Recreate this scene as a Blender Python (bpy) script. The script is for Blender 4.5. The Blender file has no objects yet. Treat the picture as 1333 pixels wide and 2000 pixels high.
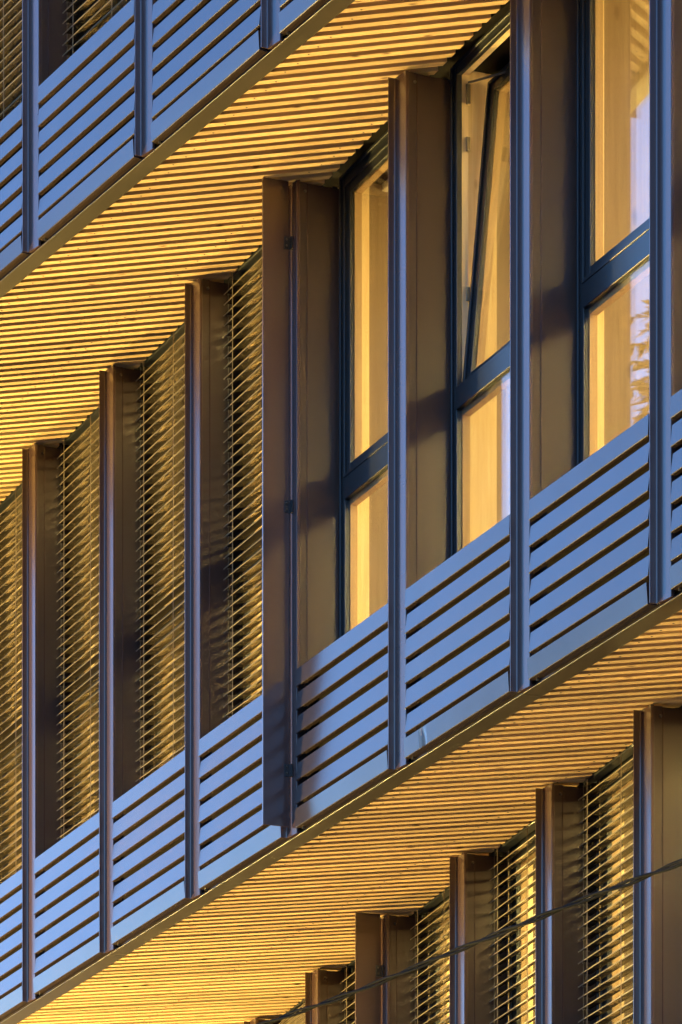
import bpy, bmesh, math, random
from mathutils import Matrix, Vector
random.seed(7)
R = math.radians

# ------------------------------------------------------------------ camera, sky, exposure
sc = bpy.context.scene
col = sc.collection
CAMZ = 1.6                                     # eye height on the pavement across the street
cam_d = bpy.data.cameras.new('camera')
cam = bpy.data.objects.new('camera', cam_d)
col.objects.link(cam)
cam.location = (0, 0, CAMZ)
cam.rotation_euler = (R(90), 0, 0)             # level camera, rise by lens shift: verticals stay vertical
cam_d.sensor_fit = 'HORIZONTAL'
cam_d.sensor_width = 36
cam_d.lens = 8200 / 1333 * 36
cam_d.shift_y = 2776 / 1333
cam_d.clip_end = 3000
sc.camera = cam

SKY_STRENGTH = 0.15
world = bpy.data.worlds.new('World')
sc.world = world
world.use_nodes = True
wn, wl = world.node_tree.nodes, world.node_tree.links
wn.clear()
sky = wn.new('ShaderNodeTexSky')
sky.sky_type = 'NISHITA'
sky.sun_disc = False
sky.sun_elevation = R(4)
sky.sun_rotation = R(135)
sky.altitude = 300
sky.ozone_density = 2.5
sky.dust_density = 0.6
tint = wn.new('ShaderNodeMix')
tint.data_type = 'RGBA'
tint.blend_type = 'MULTIPLY'
tint.inputs[0].default_value = 1.0
tint.inputs[7].default_value = (0.70, 0.88, 1.24, 1)
bg = wn.new('ShaderNodeBackground')
bg.inputs[1].default_value = SKY_STRENGTH
wo = wn.new('ShaderNodeOutputWorld')
wl.new(sky.outputs[0], tint.inputs[6])
wl.new(tint.outputs[2], bg.inputs[0])
wl.new(bg.outputs[0], wo.inputs[0])

sc.view_settings.view_transform = 'Standard'
sc.view_settings.look = 'None'
sc.view_settings.exposure = 2.9
sc.cycles.max_bounces = 6
sc.cycles.diffuse_bounces = 3
sc.cycles.glossy_bounces = 4
sc.cycles.transparent_max_bounces = 10
sc.cycles.caustics_reflective = True
sc.view_settings.gamma = 1.0
sc.view_settings.use_curve_mapping = False

LAMP_COLOR = (1.0, 0.70, 0.18)
LAMP_STRENGTH = 440.0
ROOM_COLOR = (1.0, 0.71, 0.23)
ROOM_STRENGTH = 8.0


# ------------------------------------------------------------------ materials
def new_mat(name):
    m = bpy.data.materials.new(name)
    m.use_nodes = True
    nt = m.node_tree
    b = nt.nodes['Principled BSDF']
    return m, nt, nt.nodes, nt.links, b


def N(nodes, t, **kw):
    n = nodes.new(t)
    for k, v in kw.items():
        setattr(n, k, v)
    return n


def metal(name, base, metallic, rough, wave=0.0, speck=0.12, coat=0.0, ior=1.5):
    m, nt, n, l, b = new_mat(name)
    b.inputs['Metallic'].default_value = metallic
    b.inputs['IOR'].default_value = ior
    b.inputs['Coat Weight'].default_value = coat
    b.inputs['Coat Roughness'].default_value = 0.2
    tc = N(n, 'ShaderNodeTexCoord')
    oi = N(n, 'ShaderNodeObjectInfo')
    add = N(n, 'ShaderNodeVectorMath', operation='ADD')
    sv = N(n, 'ShaderNodeVectorMath', operation='SCALE')
    sv.inputs[0].default_value = (13.1, 7.3, 5.9)
    l.new(oi.outputs['Random'], sv.inputs['Scale'])
    l.new(tc.outputs['Object'], add.inputs[0])
    l.new(sv.outputs[0], add.inputs[1])
    # streaky handling marks and dust
    mp = N(n, 'ShaderNodeMapping')
    mp.inputs['Scale'].default_value = (1.2, 2.5, 2.5)
    mp.inputs['Rotation'].default_value = (0, R(25), 0)
    l.new(add.outputs[0], mp.inputs[0])
    nz = N(n, 'ShaderNodeTexNoise')
    nz.inputs['Scale'].default_value = 1.3
    nz.inputs['Detail'].default_value = 6
    nz.inputs['Roughness'].default_value = 0.62
    l.new(mp.outputs[0], nz.inputs['Vector'])
    cr = N(n, 'ShaderNodeValToRGB')
    cr.color_ramp.elements[0].position = 0.3
    cr.color_ramp.elements[1].position = 0.75
    cr.color_ramp.elements[0].color = tuple(c * (1 - speck) for c in base) + (1,)
    cr.color_ramp.elements[1].color = tuple(c * (1 + speck) for c in base) + (1,)
    l.new(nz.outputs[0], cr.inputs[0])
    l.new(cr.outputs[0], b.inputs['Base Color'])
    mr = N(n, 'ShaderNodeMapRange')
    mr.inputs[1].default_value = 0.3
    mr.inputs[2].default_value = 0.7
    mr.inputs[3].default_value = rough * 0.93
    mr.inputs[4].default_value = rough * 1.08
    l.new(nz.outputs[0], mr.inputs[0])
    l.new(mr.outputs[0], b.inputs['Roughness'])
    if wave:
        nw = N(n, 'ShaderNodeTexNoise')
        nw.inputs['Scale'].default_value = 2.2
        nw.inputs['Detail'].default_value = 1.5
        l.new(add.outputs[0], nw.inputs['Vector'])
        bp = N(n, 'ShaderNodeBump')
        bp.inputs['Strength'].default_value = wave
        bp.inputs['Distance'].default_value = 0.03
        l.new(nw.outputs[0], bp.inputs['Height'])
        l.new(bp.outputs[0], b.inputs['Normal'])
    return m


def wood(name, light, dark, knot, axis='X', rough=0.6, knot_scale=1.0):
    """Spruce: long grain along one object axis, a tone per piece, scattered knots."""
    m, nt, n, l, b = new_mat(name)
    b.inputs['Roughness'].default_value = rough
    b.inputs['Specular IOR Level'].default_value = 0.25
    tc = N(n, 'ShaderNodeTexCoord')
    oi = N(n, 'ShaderNodeObjectInfo')
    sv = N(n, 'ShaderNodeVectorMath', operation='SCALE')
    sv.inputs[0].default_value = (37.0, 23.0, 17.0)
    l.new(oi.outputs['Random'], sv.inputs['Scale'])
    add = N(n, 'ShaderNodeVectorMath', operation='ADD')
    l.new(tc.outputs['Object'], add.inputs[0])
    l.new(sv.outputs[0], add.inputs[1])
    mp = N(n, 'ShaderNodeMapping')
    mp.inputs['Scale'].default_value = (1.2, 30, 30) if axis == 'X' else (30, 30, 1.2)
    l.new(add.outputs[0], mp.inputs[0])
    nz = N(n, 'ShaderNodeTexNoise')
    nz.inputs['Scale'].default_value = 1.6
    nz.inputs['Detail'].default_value = 5
    nz.inputs['Distortion'].default_value = 0.6
    l.new(mp.outputs[0], nz.inputs['Vector'])
    cr = N(n, 'ShaderNodeValToRGB')
    cr.color_ramp.elements[0].position = 0.32
    cr.color_ramp.elements[1].position = 0.7
    cr.color_ramp.elements[0].color = dark + (1,)
    cr.color_ramp.elements[1].color = light + (1,)
    l.new(nz.outputs[0], cr.inputs[0])
    # knots
    mk = N(n, 'ShaderNodeMapping')
    ks = knot_scale
    mk.inputs['Scale'].default_value = (4.2 * ks, 11 * ks, 11 * ks) if axis == 'X' else (11 * ks, 11 * ks, 4.2 * ks)
    l.new(add.outputs[0], mk.inputs[0])
    vo = N(n, 'ShaderNodeTexVoronoi')
    vo.inputs['Scale'].default_value = 1.0
    l.new(mk.outputs[0], vo.inputs['Vector'])
    kr = N(n, 'ShaderNodeValToRGB')
    kr.color_ramp.elements[0].position = 0.05
    kr.color_ramp.elements[0].color = (1, 1, 1, 1)
    kr.color_ramp.elements[1].position = 0.13
    kr.color_ramp.elements[1].color = (0, 0, 0, 1)
    l.new(vo.outputs['Distance'], kr.inputs[0])
    mx = N(n, 'ShaderNodeMix', data_type='RGBA')
    mx.inputs[7].default_value = knot + (1,)
    l.new(kr.outputs[0], mx.inputs[0])
    l.new(cr.outputs[0], mx.inputs[6])
    # tone of the single board
    hv = N(n, 'ShaderNodeHueSaturation')
    mr = N(n, 'ShaderNodeMapRange')
    mr.inputs[3].default_value = 0.76
    mr.inputs[4].default_value = 1.14
    l.new(oi.outputs['Random'], mr.inputs[0])
    l.new(mr.outputs[0], hv.inputs['Value'])
    l.new(mx.outputs[2], hv.inputs['Color'])
    l.new(hv.outputs[0], b.inputs['Base Color'])
    bp = N(n, 'ShaderNodeBump')
    bp.inputs['Strength'].default_value = 0.25
    bp.inputs['Distance'].default_value = 0.002
    l.new(nz.outputs[0], bp.inputs['Height'])
    l.new(bp.outputs[0], b.inputs['Normal'])
    return m


def plain(name, c, rough=0.6, metallic=0.0, noise=0.15, scale=6, spec=0.5):
    m, nt, n, l, b = new_mat(name)
    b.inputs['Roughness'].default_value = rough
    b.inputs['Metallic'].default_value = metallic
    b.inputs['Specular IOR Level'].default_value = spec
    nz = N(n, 'ShaderNodeTexNoise')
    nz.inputs['Scale'].default_value = scale
    nz.inputs['Detail'].default_value = 5
    tc = N(n, 'ShaderNodeTexCoord')
    l.new(tc.outputs['Object'], nz.inputs['Vector'])
    cr = N(n, 'ShaderNodeValToRGB')
    cr.color_ramp.elements[0].position = 0.3
    cr.color_ramp.elements[1].position = 0.7
    cr.color_ramp.elements[0].color = tuple(x * (1 - noise) for x in c) + (1,)
    cr.color_ramp.elements[1].color = tuple(x * (1 + noise) for x in c) + (1,)
    l.new(nz.outputs[0], cr.inputs[0])
    l.new(cr.outputs[0], b.inputs['Base Color'])
    return m


def emitter(name, c, strength):
    m, nt, n, l, b = new_mat(name)
    n.remove(b)
    e = N(n, 'ShaderNodeEmission')
    e.inputs[0].default_value = c + (1,)
    e.inputs[1].default_value = strength
    l.new(e.outputs[0], n['Material Output'].inputs[0])
    return m


def glass_mat():
    m, nt, n, l, b = new_mat('window_glass')
    n.remove(b)
    geo = N(n, 'ShaderNodeNewGeometry')
    dot = N(n, 'ShaderNodeVectorMath', operation='DOT_PRODUCT')
    l.new(geo.outputs['Incoming'], dot.inputs[0])
    l.new(geo.outputs['Normal'], dot.inputs[1])
    ab = N(n, 'ShaderNodeMath', operation='ABSOLUTE')
    l.new(dot.outputs['Value'], ab.inputs[0])
    om = N(n, 'ShaderNodeMath', operation='SUBTRACT')
    om.inputs[0].default_value = 1
    l.new(ab.outputs[0], om.inputs[1])
    pw = N(n, 'ShaderNodeMath', operation='POWER')
    pw.inputs[1].default_value = 5
    l.new(om.outputs[0], pw.inputs[0])
    ma = N(n, 'ShaderNodeMath', operation='MULTIPLY_ADD')
    ma.inputs[1].default_value = 0.95
    ma.inputs[2].default_value = 0.045
    l.new(pw.outputs[0], ma.inputs[0])
    tr = N(n, 'ShaderNodeBsdfTransparent')
    tr.inputs[0].default_value = (0.96, 0.975, 0.965, 1)
    gl = N(n, 'ShaderNodeBsdfGlossy')
    gl.inputs['Roughness'].default_value = 0.004
    mx = N(n, 'ShaderNodeMixShader')
    l.new(ma.outputs[0], mx.inputs[0])
    l.new(tr.outputs[0], mx.inputs[1])
    l.new(gl.outputs[0], mx.inputs[2])
    l.new(mx.outputs[0], n['Material Output'].inputs[0])
    return m


MT = {}
MT['bronze'] = metal('bronze_metal', (0.075, 0.042, 0.040), 0.06, 0.22, wave=0.04, speck=0.05, ior=1.72)
MT['bronze_slat'] = metal('bronze_slat_metal', (0.050, 0.034, 0.032), 0.08, 0.20, wave=0.10, speck=0.10, ior=1.62)
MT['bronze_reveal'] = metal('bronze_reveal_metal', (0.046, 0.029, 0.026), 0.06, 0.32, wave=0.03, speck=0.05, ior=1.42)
MT['flashing'] = metal('bronze_flashing', (0.036, 0.026, 0.017), 0.1, 0.40, wave=0.10, ior=1.5)
MT['dark'] = plain('dark_backing', (0.012, 0.010, 0.009), 0.8, spec=0.1)
MT['frame'] = metal('anthracite_frame', (0.020, 0.022, 0.027), 0.0, 0.32, speck=0.08, ior=1.5)
MT['blind'] = metal('blind_aluminium', (0.055, 0.043, 0.032), 0.4, 0.18, speck=0.06, ior=1.55)
MT['blind_edge_lit'] = plain('blind_edge_glint', (0.17, 0.13, 0.088), 0.45, noise=0.06)  # lighter than the slat: paints the light caught along its front edge
MT['cord'] = plain('blind_cord', (0.20, 0.155, 0.11), 0.8, spec=0.1)
MT['pin'] = plain('steel_pin', (0.16, 0.14, 0.12), 0.4, 0.8)
MT['batten'] = wood('spruce_batten', (0.66, 0.46, 0.25), (0.50, 0.33, 0.165), (0.16, 0.085, 0.04), 'X')
MT['pine'] = wood('pine_lining', (0.80, 0.64, 0.42), (0.68, 0.50, 0.30), (0.33, 0.19, 0.09), 'Z', 0.5, 0.62)
MT['panel'] = wood('pine_panel_shade', (0.30, 0.215, 0.145), (0.25, 0.175, 0.115), (0.17, 0.115, 0.075), 'Z', 0.5, 0.55)  # tan tone paints the weaker light on the wall behind the jamb
MT['panel_shaded'] = wood('pine_panel_deep_shade', (0.085, 0.06, 0.04), (0.065, 0.045, 0.03), (0.04, 0.028, 0.02), 'Z', 0.55, 0.55)  # same wall behind blinds, painted darker for the shade between slats
MT['innerframe'] = wood('pine_sash_inside', (0.48, 0.33, 0.19), (0.38, 0.25, 0.14), (0.2, 0.12, 0.06), 'Z', 0.5, 0.4)
MT['plaster'] = plain('room_plaster', (0.70, 0.64, 0.55), 0.8, noise=0.04)
MT['glass'] = glass_mat()
MT['room_lamp'] = emitter('room_lamp_glow', ROOM_COLOR, ROOM_STRENGTH)
MT['room_lamp_near'] = emitter('blind_room_lamp_glow', ROOM_COLOR, ROOM_STRENGTH * 1.15)
MT['street_lamp'] = emitter('street_lamp_glow', LAMP_COLOR, LAMP_STRENGTH)
MT['pole'] = plain('galvanised_pole', (0.22, 0.22, 0.23), 0.45, 0.7)
MT['asphalt'] = plain('asphalt', (0.055, 0.055, 0.057), 0.85, noise=0.35, scale=30)
MT['paving'] = plain('pavement_slabs', (0.24, 0.23, 0.21), 0.8, noise=0.2, scale=12)
MT['concrete'] = plain('concrete', (0.30, 0.29, 0.27), 0.8, noise=0.12)
MT['cable'] = plain('cable_sheath', (0.004, 0.004, 0.006), 0.75, noise=0.2, scale=40, spec=0.03)
MT['hinge'] = plain('hinge_zinc', (0.20, 0.17, 0.13), 0.4, 0.6)
MT['nail'] = plain('nail_steel', (0.06, 0.05, 0.045), 0.5, 0.6)
MT['bark'] = plain('conifer_bark', (0.10, 0.07, 0.05), 0.9, noise=0.4, scale=14)
MT['needles'] = plain('conifer_needles', (0.055, 0.075, 0.03), 0.7, noise=0.4, scale=3)


# ------------------------------------------------------------------ mesh helpers
def link(name, me, parent=None, mat=None, matrix=None):
    o = bpy.data.objects.new(name, me)
    col.objects.link(o)
    if mat is not None and me is not None and not me.materials:
        me.materials.append(MT[mat])
    if parent is not None:
        o.parent = parent
    if matrix is not None:
        o.matrix_local = matrix
    return o


def empty(name, loc=(0, 0, 0), matrix=None):
    o = bpy.data.objects.new(name, None)
    col.objects.link(o)
    o.empty_display_size = 0.2
    if matrix is not None:
        o.matrix_local = matrix
    else:
        o.location = loc
    return o


def tag(o, label=None, category=None, group=None, kind=None):
    if label: o['label'] = label
    if category: o['category'] = category
    if group: o['group'] = group
    if kind: o['kind'] = kind
    return o


class MB:
    def __init__(self):
        self.bm = bmesh.new()

    def box(self, x0, x1, y0, y1, z0, z1):
        v = [self.bm.verts.new(p) for p in (
            (x0, y0, z0), (x1, y0, z0), (x1, y1, z0), (x0, y1, z0),
            (x0, y0, z1), (x1, y0, z1), (x1, y1, z1), (x0, y1, z1))]
        for f in ((0, 3, 2, 1), (4, 5, 6, 7), (0, 1, 5, 4), (1, 2, 6, 5), (2, 3, 7, 6), (3, 0, 4, 7)):
            self.bm.faces.new([v[i] for i in f])
        return self

    def prism_x(self, prof, x0, x1):
        """closed (y,z) profile extruded along x"""
        a = [self.bm.verts.new((x0, y, z)) for y, z in prof]
        b = [self.bm.verts.new((x1, y, z)) for y, z in prof]
        n = len(prof)
        for i in range(n):
            j = (i + 1) % n
            self.bm.faces.new((a[i], a[j], b[j], b[i]))
        self.bm.faces.new(a[::-1])
        self.bm.faces.new(b)
        return self

    def prism_z(self, prof, z0, z1):
        a = [self.bm.verts.new((x, y, z0)) for x, y in prof]
        b = [self.bm.verts.new((x, y, z1)) for x, y in prof]
        n = len(prof)
        for i in range(n):
            j = (i + 1) % n
            self.bm.faces.new((a[i], a[j], b[j], b[i]))
        self.bm.faces.new(a[::-1])
        self.bm.faces.new(b)
        return self

    def tube(self, pts, rad, seg=8, cap=True):
        rings = []
        pts = [Vector(p) for p in pts]
        rs = rad if isinstance(rad, (list, tuple)) else [rad] * len(pts)
        for i, p in enumerate(pts):
            d = (pts[min(i + 1, len(pts) - 1)] - pts[max(i - 1, 0)]).normalized()
            up = Vector((0, 0, 1)) if abs(d.z) < 0.9 else Vector((1, 0, 0))
            a = d.cross(up).normalized()
            b = d.cross(a)
            rings.append([self.bm.verts.new(p + (a * math.cos(t) + b * math.sin(t)) * rs[i])
                          for t in (2 * math.pi * k / seg for k in range(seg))])
        for r0, r1 in zip(rings, rings[1:]):
            for k in range(seg):
                self.bm.faces.new((r0[k], r0[(k + 1) % seg], r1[(k + 1) % seg], r1[k]))
        if cap:
            self.bm.faces.new(rings[0][::-1])
            self.bm.faces.new(rings[-1])
        return self

    def sphere(self, c, r, u=16, v=10):
        bmesh.ops.create_uvsphere(self.bm, u_segments=u, v_segments=v, radius=r,
                                  matrix=Matrix.Translation(c))
        return self

    def bevel(self, w, seg=1):
        bmesh.ops.bevel(self.bm, geom=[e for e in self.bm.edges], offset=w, segments=seg,
                        affect='EDGES', profile=0.5, clamp_overlap=True)
        return self

    def mesh(self, name, smooth=False):
        bmesh.ops.recalc_face_normals(self.bm, faces=self.bm.faces)
        me = bpy.data.meshes.new(name)
        self.bm.to_mesh(me)
        self.bm.free()
        if smooth:
            for p in me.polygons:
                p.use_smooth = True
        return me


# ------------------------------------------------------------------ setting out (metres, z above camera)
S = 1.4055                                   # fin spacing
STOREY = {                                   # X0 and slope of the storey's front line, depth of fin 0, base z, top z
    'U': dict(X0=10.69, a=-0.5446, Y0=22.8114, zb=9.140, zt=12.54),
    'M': dict(X0=9.03, a=-0.425, Y0=25.8748, zb=5.740, zt=9.140),
    'L': dict(X0=7.20, a=-0.295, Y0=25.1362, zb=2.340, zt=5.740),
}
for st in STOREY.values():
    a = st['a']
    nrm = math.hypot(a, 1)
    u = Vector((-a / nrm, -1 / nrm, 0))      # towards the near end of the facade
    inn = Vector((1 / nrm, -a / nrm, 0))     # into the building
    o = Vector((st['X0'] + a * st['Y0'], st['Y0'], CAMZ))
    st['u'], st['in'], st['o'] = u, inn, o
    st['M'] = Matrix(((u.x, inn.x, 0, o.x), (u.y, inn.y, 0, o.y), (0, 0, 1, o.z), (0, 0, 0, 1)))

T = Matrix.Translation


# ------------------------------------------------------------------ ground
g = MB().box(-400, 400, -400, 400, -0.3, 0).mesh('ground')
tag(link('ground', g, None, 'asphalt'), kind='structure')
mM = STOREY['M']['M'].copy()
pv = MB().box(-30, 40, -3.2, -0.02, 0.004, 0.13).mesh('pavement')
mm = STOREY['M']['M'].copy(); mm.translation.z = 0
tag(link('pavement', pv, None, 'paving', mm), kind='structure')

# ------------------------------------------------------------------ the building
bld = empty('office_building', (0, 0, 0))
tag(bld, 'three twisted storeys with bronze metal fins, louvred spandrels and slatted timber soffits', 'building')

FL_D = 0.035         # flange plane behind the blade tip
FL_S = 0.011         # the flange leans back a little towards its free edge
FL_W = 0.112         # flange width
WIN_D = 0.296        # window frame plane

KMIN = {'U': -3, 'M': -3, 'L': -4}
KMAX = {'U': 5, 'M': 8, 'L': 6}
VIEW = {'U': range(-1, 4), 'M': range(-1, 8), 'L': range(-2, 6)}   # bays and fins the camera sees


# --- shared meshes
def fin_mesh(h):
    # rounded L: blade pointing to the street, flange along the facade
    t = 0.005
    r = 0.008
    prof = [(0, 0), (t, 0.0), (t, FL_D - r)]
    for q in range(1, 6):                                  # inner radius of the fold
        an = q / 6 * math.pi / 2
        prof.append((t + r - r * math.cos(an), FL_D - r + r * math.sin(an)))
    prof += [(t + r, FL_D), (FL_W - 0.002, FL_D + FL_S), (FL_W, FL_D + FL_S + 0.002), (FL_W, FL_D + 0.026), (0, FL_D + 0.026)]
    return MB().prism_z(prof, 0, h).mesh('vertical_fin')


FIN_ME = fin_mesh(3.411)
PIER_ME = MB().box(0.004, FL_W - 0.006, FL_D + 0.027, 0.52, 0.11, 3.405).mesh('wall_pier')
REV1_ME = MB().box(FL_W - 0.006, FL_W, FL_D + 0.0265, 0.104, 0.11, 3.406).mesh('narrow_panel')
REV2_ME = MB().box(FL_W - 0.006, FL_W - 0.002, 0.109, WIN_D + 0.03, 0.11, 3.402).mesh('wide_panel')
LIP_ME = MB().box(FL_W - 0.006, FL_W + 0.004, 0.1042, 0.1075, 0.11, 3.402).mesh('panel_lip')
bolt = MB()
bmesh.ops.create_cone(bolt.bm, cap_ends=True, segments=8, radius1=0.009, radius2=0.006, depth=0.010,
                      matrix=T((FL_W + 0.004, 0.094, 0)) @ Matrix.Rotation(R(90), 4, 'Y'))
BOLT_ME = bolt.mesh('bolt')

PITCH = 0.1222
SL_H = 0.094


def louvre_slat_mesh(lean, x0=0.140, x1=1.336, ret=0.026):
    h = SL_H
    d0 = 0.028
    prof = [(d0 + lean, h), (d0 + lean * 0.5, h * 0.5), (d0, 0.0025), (d0 + 0.0025, 0),
            (d0 + ret, 0), (d0 + ret, 0.003), (d0 + 0.014, 0.010), (d0 + 0.016 + lean, h - 0.010), (d0 + 0.040, h - 0.004),
            (d0 + 0.040, h + 0.002), (d0 + lean + 0.003, h + 0.002)]
    return MB().prism_x(prof, x0, x1).mesh('slat')


SLAT_ME = [louvre_slat_mesh(l) for l in (0.010, 0.0075, 0.0125, 0.0085)]
SLAT_LOW_ME = louvre_slat_mesh(-0.006, ret=0.052)
SLAT_CAP_ME = louvre_slat_mesh(0.004)
RAIL_ME = MB().box(0.115, 1.40, 0.1, 0.110, 0.03, 0.80).mesh('louvre_panel')


def dented_slat_mesh():
    d0, h = 0.028, SL_H
    m = MB()
    secs = []
    for x, dy in ((0.140, 0), (0.315, 0), (0.340, 0.005), (0.356, -0.0035), (0.375, 0.004), (0.41, 0), (1.336, 0)):
        prof = [(d0 - 0.006 + dy * .3, h), (d0 - 0.003 + dy, h * .5), (d0 + dy * 1.2, 0.0025), (d0 + 0.0025, 0),
                (d0 + 0.052, 0), (d0 + 0.052, 0.003), (d0 + 0.014, 0.010), (d0 + 0.010, h - 0.010), (d0 + 0.040, h - 0.004),
                (d0 + 0.040, h + 0.002), (d0 - 0.003, h + 0.002)]
        secs.append([m.bm.verts.new((x, y, z)) for y, z in prof])
    n = len(secs[0])
    for a, b in zip(secs, secs[1:]):
        for i in range(n):
            m.bm.faces.new((a[i], a[(i + 1) % n], b[(i + 1) % n], b[i]))
    m.bm.faces.new(secs[0][::-1])
    m.bm.faces.new(secs[-1])
    return m.mesh('slat')


DENT_ME = dented_slat_mesh()
CLIP_ME = MB().tube([(0.165, 0.062, 0.012), (0.165, 0.062, 0.024)], 0.008, 8).mesh('clip')


def add_fin(key, k, wide=False):
    st = STOREY[key]
    f = link('vertical_fin', FIN_ME, bld, 'bronze', st['M'] @ T((k * S, 0, st['zb'])))
    if wide:
        h0, h1 = 0.045, 3.424
        pl = MB().box(0.044, 0.050, -0.118, 0.026, h0, h1).box(0.036, 0.0438, -0.118, -0.112, h0, h1) \
                 .mesh('shade_plate')
        p = link('shade_plate', pl, f, 'bronze')
        tag(p, 'deep bronze shading plate bracketed onto the fin')
        for z in (0.34, 1.72, 3.10):
            b = MB().box(0.0505, 0.055, 0.000, 0.0385, z - 0.032, z + 0.032)
            b.box(0.0505, 0.075, 0.0335, 0.0385, z - 0.032, z + 0.032)
            link('bracket', b.mesh('bracket'), f, 'frame')
            for dz in (-0.015, 0.017):
                s = MB()
                bmesh.ops.create_cone(s.bm, cap_ends=True, segments=8, radius1=0.006, radius2=0.004, depth=0.006,
                                      matrix=T((0.058, 0.013, z + dz)) @ Matrix.Rotation(R(90), 4, 'Y'))
                link('rivet', s.mesh('rivet'), f, 'pin')
    pm = link('wall_pier', PIER_ME, bld, 'dark', st['M'] @ T((k * S, 0, st['zb'])))
    link('narrow_panel', REV1_ME, pm, 'bronze_reveal')
    link('wide_panel', REV2_ME, pm, 'bronze_reveal')
    link('panel_lip', LIP_ME, pm, 'bronze')
    for z in (0.845 if key != 'L' else 0.9, 3.36):
        link('bolt', BOLT_ME, pm, 'pin', T((0, 0, z)))
    return f


def add_louvre(key, k):
    st = STOREY[key]
    base = st['M'] @ T((k * S, 0, st['zb']))
    p = link('louvre_panel', RAIL_ME, bld, 'dark', base)
    for i in range(7):
        z = 0.847 - SL_H - i * PITCH
        me = SLAT_CAP_ME if i == 0 else SLAT_LOW_ME if i == 6 else random.choice(SLAT_ME)
        if (key, k, i) == ('M', 4, 6): me = DENT_ME
        s = link('slat', me, p, 'bronze_slat',
                 T((random.uniform(-.003, .003), 0, z)) @ Matrix.Rotation(R(random.uniform(-.7, .7)), 4, 'X')
                 @ Matrix.Rotation(R(random.uniform(-.10, .10)), 4, 'Y'))
    link('clip', CLIP_ME, p, 'pin')
    return p


def add_flashing(key, k0, k1):
    st = STOREY[key]
    x0, x1 = k0 * S + 0.03, k1 * S + 0.026
    m = MB().prism_x([(0.052, -0.0105), (0.054, -0.012), (0.152, -0.012), (0.152, 0.004), (0.1, 0.006), (0.095, 0.03), (0.091, 0.03),
                      (0.091, -0.004), (0.054, -0.0085), (0.052, -0.009)], x0, x1).mesh('edge_flashing')
    return link('edge_flashing', m, bld, 'flashing', st['M'] @ T((0, 0, st['zb'])))


# --- spandrel wall, window, room per bay
def frame_ring(mb, x0, x1, z0, z1, w, y0, y1):
    mb.box(x0, x0 + w, y0, y1, z0, z1)
    mb.box(x1 - w, x1, y0, y1, z0, z1)
    mb.box(x0 + w, x1 - w, y0 + .0004, y1 - .0004, z1 - w, z1)
    mb.box(x0 + w, x1 - w, y0 + .0004, y1 - .0004, z0, z0 + w)
    return mb


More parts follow.
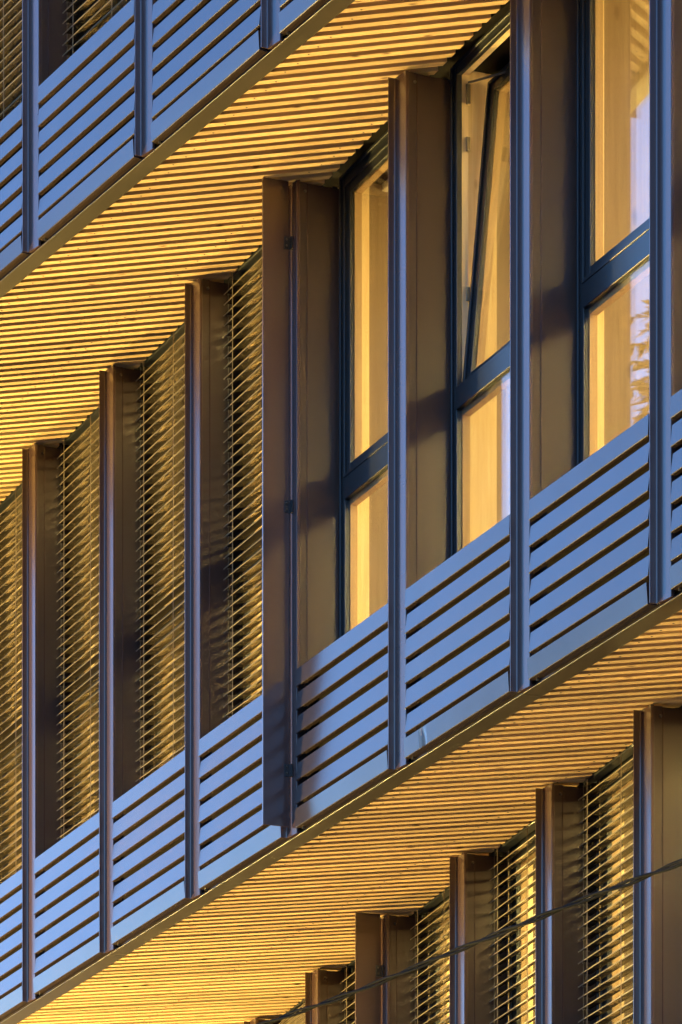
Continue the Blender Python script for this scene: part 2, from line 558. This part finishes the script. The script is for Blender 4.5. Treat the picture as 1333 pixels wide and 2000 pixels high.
def add_window(key, k, jamb=0.09, tilt=0.0, top_dark=False):
    st = STOREY[key]
    base = st['M'] @ T((k * S, 0, st['zb']))
    x0, x1 = FL_W + 0.0005, S + 0.003
    zt, ztr0, ztr1 = 3.462, 1.758, 1.872
    y0 = WIN_D
    fw = 0.052
    m = MB()
    m.box(x0, x0 + fw, y0, y0 + 0.030, 0.60, zt)
    m.box(x1 - fw, x1, y0, y0 + 0.030, 0.60, zt)
    m.box(x0 + fw, x1 - fw, y0 + .001, y0 + 0.029, zt - fw, zt)
    m.box(x0 + fw, x1 - fw, y0 + .001, y0 + 0.029, 0.60, 0.60 + fw)
    m.box(x0 + fw, x1 - fw, y0 - .004, y0 + 0.028, ztr0, ztr1)
    # stepped outer bead
    m.box(x0, x0 + 0.018, y0 - 0.012, y0 - 0.0005, 0.60, zt)
    m.box(x0 + 0.018, x1 - fw, y0 - 0.012, y0 - 0.0005, zt - 0.018, zt)
    m.bevel(0.0022)
    w = link('window', m.mesh('window'), bld, 'frame', base)
    # upper opening sash: built round its bottom edge, then tilted in about it
    sx0, sx1 = x0 + fw + 0.004, x1 - fw - 0.004
    h = zt - fw - ztr1 - 0.008
    sw = 0.056
    m = MB()
    frame_ring(m, sx0, sx1, 0, h, sw, 0.0, 0.026)
    frame_ring(m, sx0 - 0.012, sx1 + 0.012, -0.004, h + 0.004, 0.020, -0.012, -0.0005)
    m.bevel(0.002)
    hinge = T((0, y0 + 0.004 + (0.04 if tilt else 0), ztr1 + 0.004)) @ Matrix.Rotation(R(-tilt), 4, 'X')
    s = link('sash', m.mesh('sash'), w, 'frame', hinge)
    if tilt: tag(s, 'upper sash tilted inwards at the top')
    m = MB(); m.box(sx0 + sw, sx1 - sw, 0.006, 0.010, sw, h - sw).box(sx0 + sw, sx1 - sw, 0.020, 0.024, sw, h - sw)
    link('pane', m.mesh('pane'), w, 'glass', hinge)
    m = frame_ring(MB(), sx0 + 0.006, sx1 - 0.006, 0.006, h - 0.006, 0.054, 0.0265, 0.066)
    link('inner_sash', m.mesh('inner_sash'), w, 'innerframe', hinge)
    # lower fixed pane
    m = MB(); m.box(x0 + fw, x1 - fw, y0 + 0.010, y0 + 0.014, 0.60 + fw, ztr0).box(x0 + fw, x1 - fw, y0 + 0.023, y0 + 0.027, 0.60 + fw, ztr0)
    link('pane', m.mesh('pane'), w, 'glass')
    m = frame_ring(MB(), x0 + 0.004, x1 - 0.004, 0.604, ztr0 + 0.03, 0.054, y0 + 0.0305, y0 + 0.070)
    link('inner_frame', m.mesh('inner_frame'), w, 'innerframe')
    # timber lining of the opening, then the wall panel further in, its dimmer light painted as darker wood
    m = MB().box(x0 + 0.001, x0 + fw - 0.012, y0 + 0.0305, y0 + 0.070, ztr0 + 0.031, zt)
    link('timber_stile', m.mesh('timber_stile'), w, 'pine')
    m = MB().box(x0 + fw - 0.0115, x1 - 0.002, y0 + 0.0305, y0 + 0.070, zt - fw + 0.012, zt)
    link('timber_head', m.mesh('timber_head'), w, 'pine')
    yj = y0 + 0.071
    m = MB().box(FL_W - 0.0055, FL_W + 0.016, yj, yj + jamb, 0.60, zt)
    link('jamb_lining', m.mesh('jamb_lining'), w, 'pine')
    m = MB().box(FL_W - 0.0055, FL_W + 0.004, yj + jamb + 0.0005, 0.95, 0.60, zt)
    link('wall_panel', m.mesh('wall_panel'), w, 'panel' if key == 'M' and k > 2 else 'panel_shaded')
    if tilt:
        # stay arm and hinge blocks at the head of the opened sash
        m = MB().tube([(x0 + fw + 0.01, y0 + 0.06, zt - 0.085), (x0 + fw + 0.20, y0 + 0.20, zt - 0.078)], 0.006, 6)
        link('stay_arm', m.mesh('stay_arm'), w, 'hinge')
        for q0, q1, t in ((0.19, 0.09, 0.012), (0.42, 0.35, 0.008), (1.16, 1.09, 0.008)):
            m = MB().box(x0 + fw, x0 + fw + t, y0 + 0.05, y0 + 0.072, zt - q0, zt - q1).bevel(0.002)
            link('hinge', m.mesh('hinge'), w, 'hinge')
    return w


def add_spandrel(key, k0, k1):
    st = STOREY[key]
    m = MB().box(k0 * S, k1 * S, 0.112, 0.20, 0.110, 0.80).mesh('spandrel_wall')
    link('spandrel_wall', m, bld, 'dark', st['M'] @ T((0, 0, st['zb'])))


def add_slab(key, k0, k1, thick=0.30):
    """floor slab whose underside carries the battens"""
    st = STOREY[key]
    m = MB().box(k0 * S, k1 * S, 0.155, 9.0, 0.096, 0.096 + thick).mesh('floor_slab')
    return link('floor_slab', m, bld, 'dark', st['M'] @ T((0, 0, st['zb'])))


def add_room(key, k0, k1):
    st = STOREY[key]
    base = st['M'] @ T((0, 0, st['zb']))
    x0, x1 = k0 * S, k1 * S
    m = MB()
    m.box(x0, x1, 4.6, 4.7, 0.40, 3.46)
    m.box(x0 - .1, x0, 0.3, 4.7, 0.40, 3.46)
    m.box(x1, x1 + .1, 0.3, 4.7, 0.40, 3.46)
    m.box(x0, x1, 0.52, 4.6, 0.375, 0.40)
    m.box(x0, x1, 0.53, 4.6, 3.43, 3.465)
    link('room_shell', m.mesh('room_shell'), bld, 'plaster', base)
    for k in range(k0, k1):
        near = key != 'M' or k < 3           # lamps behind the blinds set nearer and brighter to light the reveals
        y0 = 0.72 if near else 2.7
        m = MB().box(k * S + 0.25, k * S + 1.2, y0, y0 + (0.7 if near else 1.0), 3.36, 3.40).mesh('room_lamp')
        link('room_lamp', m, bld, 'room_lamp_near' if near else 'room_lamp', base)


for key in ('U', 'M', 'L'):
    k0, k1 = KMIN[key], KMAX[key]
    wide = {'U': 99, 'M': 3, 'L': 1}[key]
    for k in range(k0, k1 + 1):
        add_fin(key, k, wide=(k == wide))
    for k in range(k0, k1):
        if key != 'L':
            add_louvre(key, k)
        jamb = {('M', 3): 0.085, ('M', 4): 0.165, ('M', 5): 0.055}.get((key, k), 0.06)
        add_window(key, k, jamb, tilt=5.2 if (key, k) == ('M', 4) else 0.0)
    add_spandrel(key, k0, k1)
    add_room(key, k0, k1)
for a, b in ((-3, 1), (1, 5), (5, 8)):
    add_flashing('M', a, b)
for a, b in ((-3, -1), (-1, 3), (3, 5)):
    add_flashing('U', a, b)
add_slab('U', -5, 7)
add_slab('M', -4, 10)
# roof slab over the top storey and ground floor wall under the lowest
stU, stL = STOREY['U'], STOREY['L']
link('roof_slab', MB().box(-4 * S, 6 * S, -0.6, 9, 3.48, 3.9).mesh('roof_slab'), bld, 'concrete', stU['M'] @ T((0, 0, stU['zb'])))
link('ground_floor_wall', MB().box(-4 * S, 8 * S, 0.25, 9, -2.34 - CAMZ, 0.03).mesh('ground_floor_wall'), bld, 'concrete',
     stL['M'] @ T((0, 0, stL['zb'])))

# --- timber soffits: battens run in one direction under both overhangs
be = Vector((-4.3, 1, 0)).normalized()       # along the batten
bp = Vector((-be.y, be.x, 0)) * -1           # across, away from the camera
if bp.y < 0: bp = -bp
BW, BG, BHT = 0.0400, 0.0432, 0.046


def line_hit(c, p, d):
    """s along the batten where the line (bp . q = c) meets the line p + t d"""
    # q = bp*c + be*s ; cross(q - p, d) = 0
    q0 = bp * c - p
    return -(q0.x * d.y - q0.y * d.x) / (be.x * d.y - be.y * d.x)


def add_soffit(upper, lower, c0, c1):
    su, sl = STOREY[upper], STOREY[lower]
    pe = su['o'] + su['in'] * 0.168           # behind the edge flashing
    pw = sl['o'] + sl['in'] * 0.208           # at the head of the windows below
    z0 = su['zb'] + 0.026 + CAMZ
    mat = Matrix(((be.x, bp.x, 0, 0), (be.y, bp.y, 0, 0), (0, 0, 1, 0), (0, 0, 0, 1)))
    if mat.determinant() < 0:
        mat = Matrix(((-be.x, bp.x, 0, 0), (-be.y, bp.y, 0, 0), (0, 0, 1, 0), (0, 0, 0, 1)))
        sg = -1
    else:
        sg = 1
    # carrier laths above the battens, parallel to the outer edge
    m = MB()
    for dd in (0.24, 0.9, 1.6, 2.3, 3.0):
        m.box(KMIN[upper] * S, KMAX[upper] * S, dd, dd + 0.05, 0.026 + BHT + 0.0005, 0.0955)
    root = link('timber_soffit', m.mesh('timber_soffit'), bld, 'dark', su['M'] @ T((0, 0, su['zb'])))
    inv = (su['M'] @ T((0, 0, su['zb']))).inverted()
    nails = MB()
    c = c0
    n = 0
    while c < c1:
        cc = c + random.uniform(-.0025, .0025)
        lo, hi = cc - BW / 2, cc + BW / 2
        e = [line_hit(q, pe, su['u']) for q in (lo, hi)]
        w = [line_hit(q, pw, sl['u']) for q in (lo, hi)]
        c += BW + BG
        if min(e) < max(w) + 0.05:            # no room here
            continue
        mid = (e[0] + w[0]) / 2
        dz = random.uniform(-.0015, .0015)
        yc = cc
        pr = [(sg * (w[0] - mid), lo - yc), (sg * (e[0] - mid), lo - yc), (sg * (e[1] - mid), hi - yc), (sg * (w[1] - mid), hi - yc)]
        me = MB().prism_z(pr, 0, BHT).mesh('batten')
        link('batten', me, root, 'batten', inv @ mat @ T((sg * mid, yc, z0 + dz)))
        n += 1
        # nail heads, one or two at every carrier lath
        for dd in (0.265, 0.925, 1.625, 2.325):
            s = line_hit(cc, su['o'] + su['in'] * dd, su['u'])
            if s > max(w) + .02:
                P = inv @ (bp * (cc + random.uniform(-.009, .009)) + be * (s + random.uniform(-.012, .012)) + Vector((0, 0, z0 + dz)))
                r = 0.0055
                nails.prism_z([(P.x + r * math.cos(q), P.y + r * math.sin(q)) for q in (i * math.pi / 3 for i in range(6))],
                              P.z - 0.0012, P.z + 0.002)
    tag(link('nail_heads', nails.mesh('nail_heads'), root, 'nail'), kind='stuff')
    print('battens', upper, n)


add_soffit('U', 'M', 18.0, 29.5)
add_soffit('M', 'L', 16.0, 28.0)

# ------------------------------------------------------------------ venetian blinds
BL_P = 0.0585
BL_W = 0.060


def blind_slat_mesh():
    """cambered aluminium slat with a rolled bead along both long edges"""
    low, top = [], []
    for i in range(7):
        t = -1 + 2 * i / 6
        low.append((t * BL_W / 2, 0.0055 * (1 - t * t)))
        top.append((t * BL_W / 2, 0.0055 * (1 - t * t) + 0.0012))
    h = BL_W / 2
    bead = [(-h, 0.0022), (-h - 0.0026, 0.0026), (-h - 0.0040, 0.0004), (-h - 0.0028, -0.0026), (-h - 0.0004, -0.0024)]
    bead2 = [(h, -0.0020), (h + 0.0022, -0.0016), (h + 0.0026, 0.0012)]
    return MB().prism_x(low + bead2 + top[::-1] + bead, 0.0, 1.235).mesh('slat')


BSL_ME = blind_slat_mesh()
BSL_ME.materials.append(MT['blind'])
BSL_ME.materials.append(MT['blind_edge_lit'])
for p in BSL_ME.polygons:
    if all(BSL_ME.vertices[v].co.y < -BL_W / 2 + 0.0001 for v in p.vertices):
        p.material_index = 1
HOOK_ME = MB().box(-0.016, 0.0, -0.004, 0.004, 0.002, 0.008).mesh('pin')


def add_blind(key, k, label, tilt=15.0, raised=False, jit=0.7):
    st = STOREY[key]
    yb = 0.212
    base = st['M'] @ T((k * S + FL_W + 0.020, yb, st['zb']))
    b = empty('venetian_blind', matrix=base)
    tag(b, label, 'blind', 'outside blinds hung in front of the windows')
    top = 3.420
    link('head_rail', MB().box(0, 1.235, 0.004, 0.060, 3.422, 3.468).bevel(0.003).mesh('head_rail'), b, 'frame')
    bottom = 0.78
    n = int((top - 0.075 - bottom) / BL_P)
    zs = [top - 0.085 - i * BL_P for i in range(n)]
    if raised:
        zs = [top - 0.05 - i * 0.012 - (0 if i < 20 else 0.0) for i in range(26)]
    for i, z in enumerate(zs):
        tl = tilt + random.uniform(-jit, jit) if not raised else random.uniform(-3, 3)
        s = link('slat', BSL_ME, b, 'blind',
                 T((random.uniform(-.002, .002), random.uniform(-.001, .001), z)) @ Matrix.Rotation(R(tl), 4, 'X')
                 @ Matrix.Rotation(R(random.uniform(-.05, .05)), 4, 'Y'))
        if not raised and i % 2 == 0:
            link('pin', HOOK_ME, s, 'pin')
    zl = zs[-1]
    for x in (0.135, 0.62, 1.10):
        for y in (-BL_W / 2 * math.cos(R(tilt)) - 0.003, BL_W / 2 * math.cos(R(tilt)) + 0.003):
            pts = [(x + random.uniform(-.0015, .0015), y, top - 0.02 - t * (top - 0.02 - zl) / 16) for t in range(17)]
            link('cord', MB().tube(pts, 0.0026, 5).mesh('cord'), b, 'cord')
    link('bottom_rail', MB().box(0, 1.235, -0.03, 0.03, zl - 0.05, zl - 0.032).bevel(0.003).mesh('bottom_rail'), b, 'blind')
    # guide wire at the side of the opening
    if not raised:
        link('guide_wire', MB().tube([(-0.010, 0.0, zl - .06), (-0.010, 0.0, top)], 0.002, 5).mesh('guide_wire'), b, 'pin')
    return b


add_blind('U', -1, 'outside blind of the top storey at the upper left edge of the picture', 10)
add_blind('U', 0, 'outside blind of the top storey, only its foot showing above the louvred spandrel', 10)
add_blind('M', -1, 'middle storey blind cut by the left edge of the picture', 11)
add_blind('M', 0, 'middle storey blind between the two leftmost full fins', 11)
add_blind('M', 1, 'middle storey blind in the second full bay from the left', 10)
add_blind('M', 2, 'middle storey blind just left of the deep bracketed shading plate', 9)
add_blind('L', -1, 'raised blind bundled under the soffit at the bottom edge, far end of lowest storey', 12, raised=True)
add_blind('L', 0, 'lowest storey blind just left of its deep shading plate', 11)
add_blind('L', 1, 'lowest storey blind just right of its deep shading plate', 11)
add_blind('L', 2, 'lowest storey blind with slats turned wide open to a lit room', 22, jit=0.8)
add_blind('L', 3, 'lowest storey blind at lower right beside the broad bronze reveal', 9)

# ------------------------------------------------------------------ cable strung across the street
def pix(px, py, Y):
    return Vector(((px - 666) / 8200 * Y, Y, (3776 - py) / 8200 * Y + CAMZ))


cab = [(300, 2058, 14.4), (480, 2012, 13.8), (580, 1978, 13.45), (695.8, 1937, 13.05), (885, 1860, 12.4), (1051.7, 1793, 11.8),
       (1150.5, 1754, 11.5), (1242.6, 1719, 11.2), (1333, 1684, 10.9), (1700, 1540, 9.7)]
P3 = [pix(*c) for c in cab]
root = P3[4]
cb = empty('overhead_cable', root)
tag(cb, 'black twisted overhead cable crossing the lower right corner', 'cable')


def catmull(P, m=40):
    out = []
    for i in range(len(P) - 1):
        p0, p1, p2, p3 = P[max(i - 1, 0)], P[i], P[i + 1], P[min(i + 2, len(P) - 1)]
        for j in range(m):
            t = j / m
            out.append(0.5 * ((2 * p1) + (p2 - p0) * t + (2 * p0 - 5 * p1 + 4 * p2 - p3) * t * t + (3 * p1 - p0 - 3 * p2 + p3) * t ** 3))
    out.append(P[-1])
    return out


path = catmull(P3)
ph = [0.0]
for i in range(1, len(path)):
    ph.append(ph[-1] + (path[i] - path[i - 1]).length)
for off in (0, math.pi):
    pts = []
    for p, q in zip(path, ph):
        ang = q * 2 * math.pi / 0.60 + off
        pts.append(p - root + Vector((0.35 * math.cos(ang) * 0.005, 0.005 * math.cos(ang), 0.005 * math.sin(ang))))
    link('strand', MB().tube(pts, 0.0045, 8).mesh('strand', True), cb, 'cable')

# ------------------------------------------------------------------ street lamps (opal globes on poles)
def street_lamp(x, y, h, label, r=0.20):
    l = empty('street_lamp', (x, y, 0))
    tag(l, label, 'street lamp', 'globe street lamps along the street')
    link('pole', MB().tube([(0, 0, 0), (0, 0, 0.8), (0, 0, 0.82), (0, 0, h - r)], [0.09, 0.085, 0.06, 0.045], 12).mesh('pole', True), l, 'pole')
    link('collar', MB().tube([(0, 0, h - r - .02), (0, 0, h - r + .05)], [0.10, 0.12], 12).mesh('collar', True), l, 'pole')
    link('globe', MB().sphere((0, 0, h + 0.03), r, 20, 12).mesh('globe', True), l, 'street_lamp')
    return l


street_lamp(-4.8, 30.5, 2.9, 'globe street lamp at the far end of the street, beyond the left edge', 0.18)
street_lamp(-11.0, 26.8, 2.2, 'globe street lamp on the opposite pavement, left of the picture', 0.38)

# ------------------------------------------------------------------ conifer across the street (mirrored in the right-hand window)
def conifer(x, y, h, label):
    t = empty('conifer_tree', (x, y, 0))
    tag(t, label, 'tree')
    rnd = random.Random(3)
    link('trunk', MB().tube([(0, 0, 0), (0.05, 0, h * .3), (0.02, 0.06, h * .65), (0, 0, h)], [0.26, 0.2, 0.11, 0.015], 10).mesh('trunk', True), t, 'bark')
    br, cr = MB(), MB()
    z = 2.2
    while z < h - 0.3:
        f = 1 - (z - 2.2) / (h - 2.2)
        L = 0.35 + 3.3 * f ** 0.8
        n = 6 if f > .15 else 5
        a0 = rnd.random() * 6.28
        for k in range(n):
            a = a0 + k * 2 * math.pi / n + rnd.uniform(-.35, .35)
            l = L * rnd.uniform(.65, 1.1)
            d = Vector((math.cos(a), math.sin(a), 0))
            side = Vector((-d.y, d.x, 0))
            pts = []
            for q in range(6):
                w = q / 5
                pts.append(Vector((0, 0, z)) + d * l * w + Vector((0, 0, l * (-0.18 * w - 0.12 * w * w + 0.16 * w ** 4))))
            br.tube(pts, [0.03 * f + .012, 0.025 * f + .01, 0.02 * f + .008, 0.014 * f + .006, 0.009, 0.004], 4)
            m = int(10 + l * 12)
            for q in range(m):
                w = rnd.uniform(.12, 1.03)
                i = min(int(w * 5), 4)
                p = pts[i].lerp(pts[i + 1], w * 5 - i)
                sl = (0.16 + 0.34 * (1 - w) * min(l, 2) / 2) * rnd.uniform(.6, 1.2)
                dr = (d * rnd.uniform(.3, .9) + side * rnd.choice((-1, 1)) * rnd.uniform(.4, 1) + Vector((0, 0, rnd.uniform(-.75, .05)))).normalized()
                up = dr.cross(Vector((rnd.uniform(-1, 1), rnd.uniform(-1, 1), 1))).normalized()
                wd = rnd.uniform(.022, .05)
                e = p + dr * sl
                c = p + dr * sl * .45
                v = [cr.bm.verts.new(Q) for Q in (p, c + up * wd, e, c - up * wd)]
                cr.bm.faces.new(v)
        z += rnd.uniform(.26, .4) * (0.55 + .6 * f)
    b = link('branches', br.mesh('branches'), t, 'bark')
    b['kind'] = 'stuff'
    c = link('crown', cr.mesh('crown'), t, 'needles')
    c['kind'] = 'stuff'
    return t


conifer(-15.6, 32.7, 17.6, 'tall conifer across the street, mirrored in the window glass at the right')
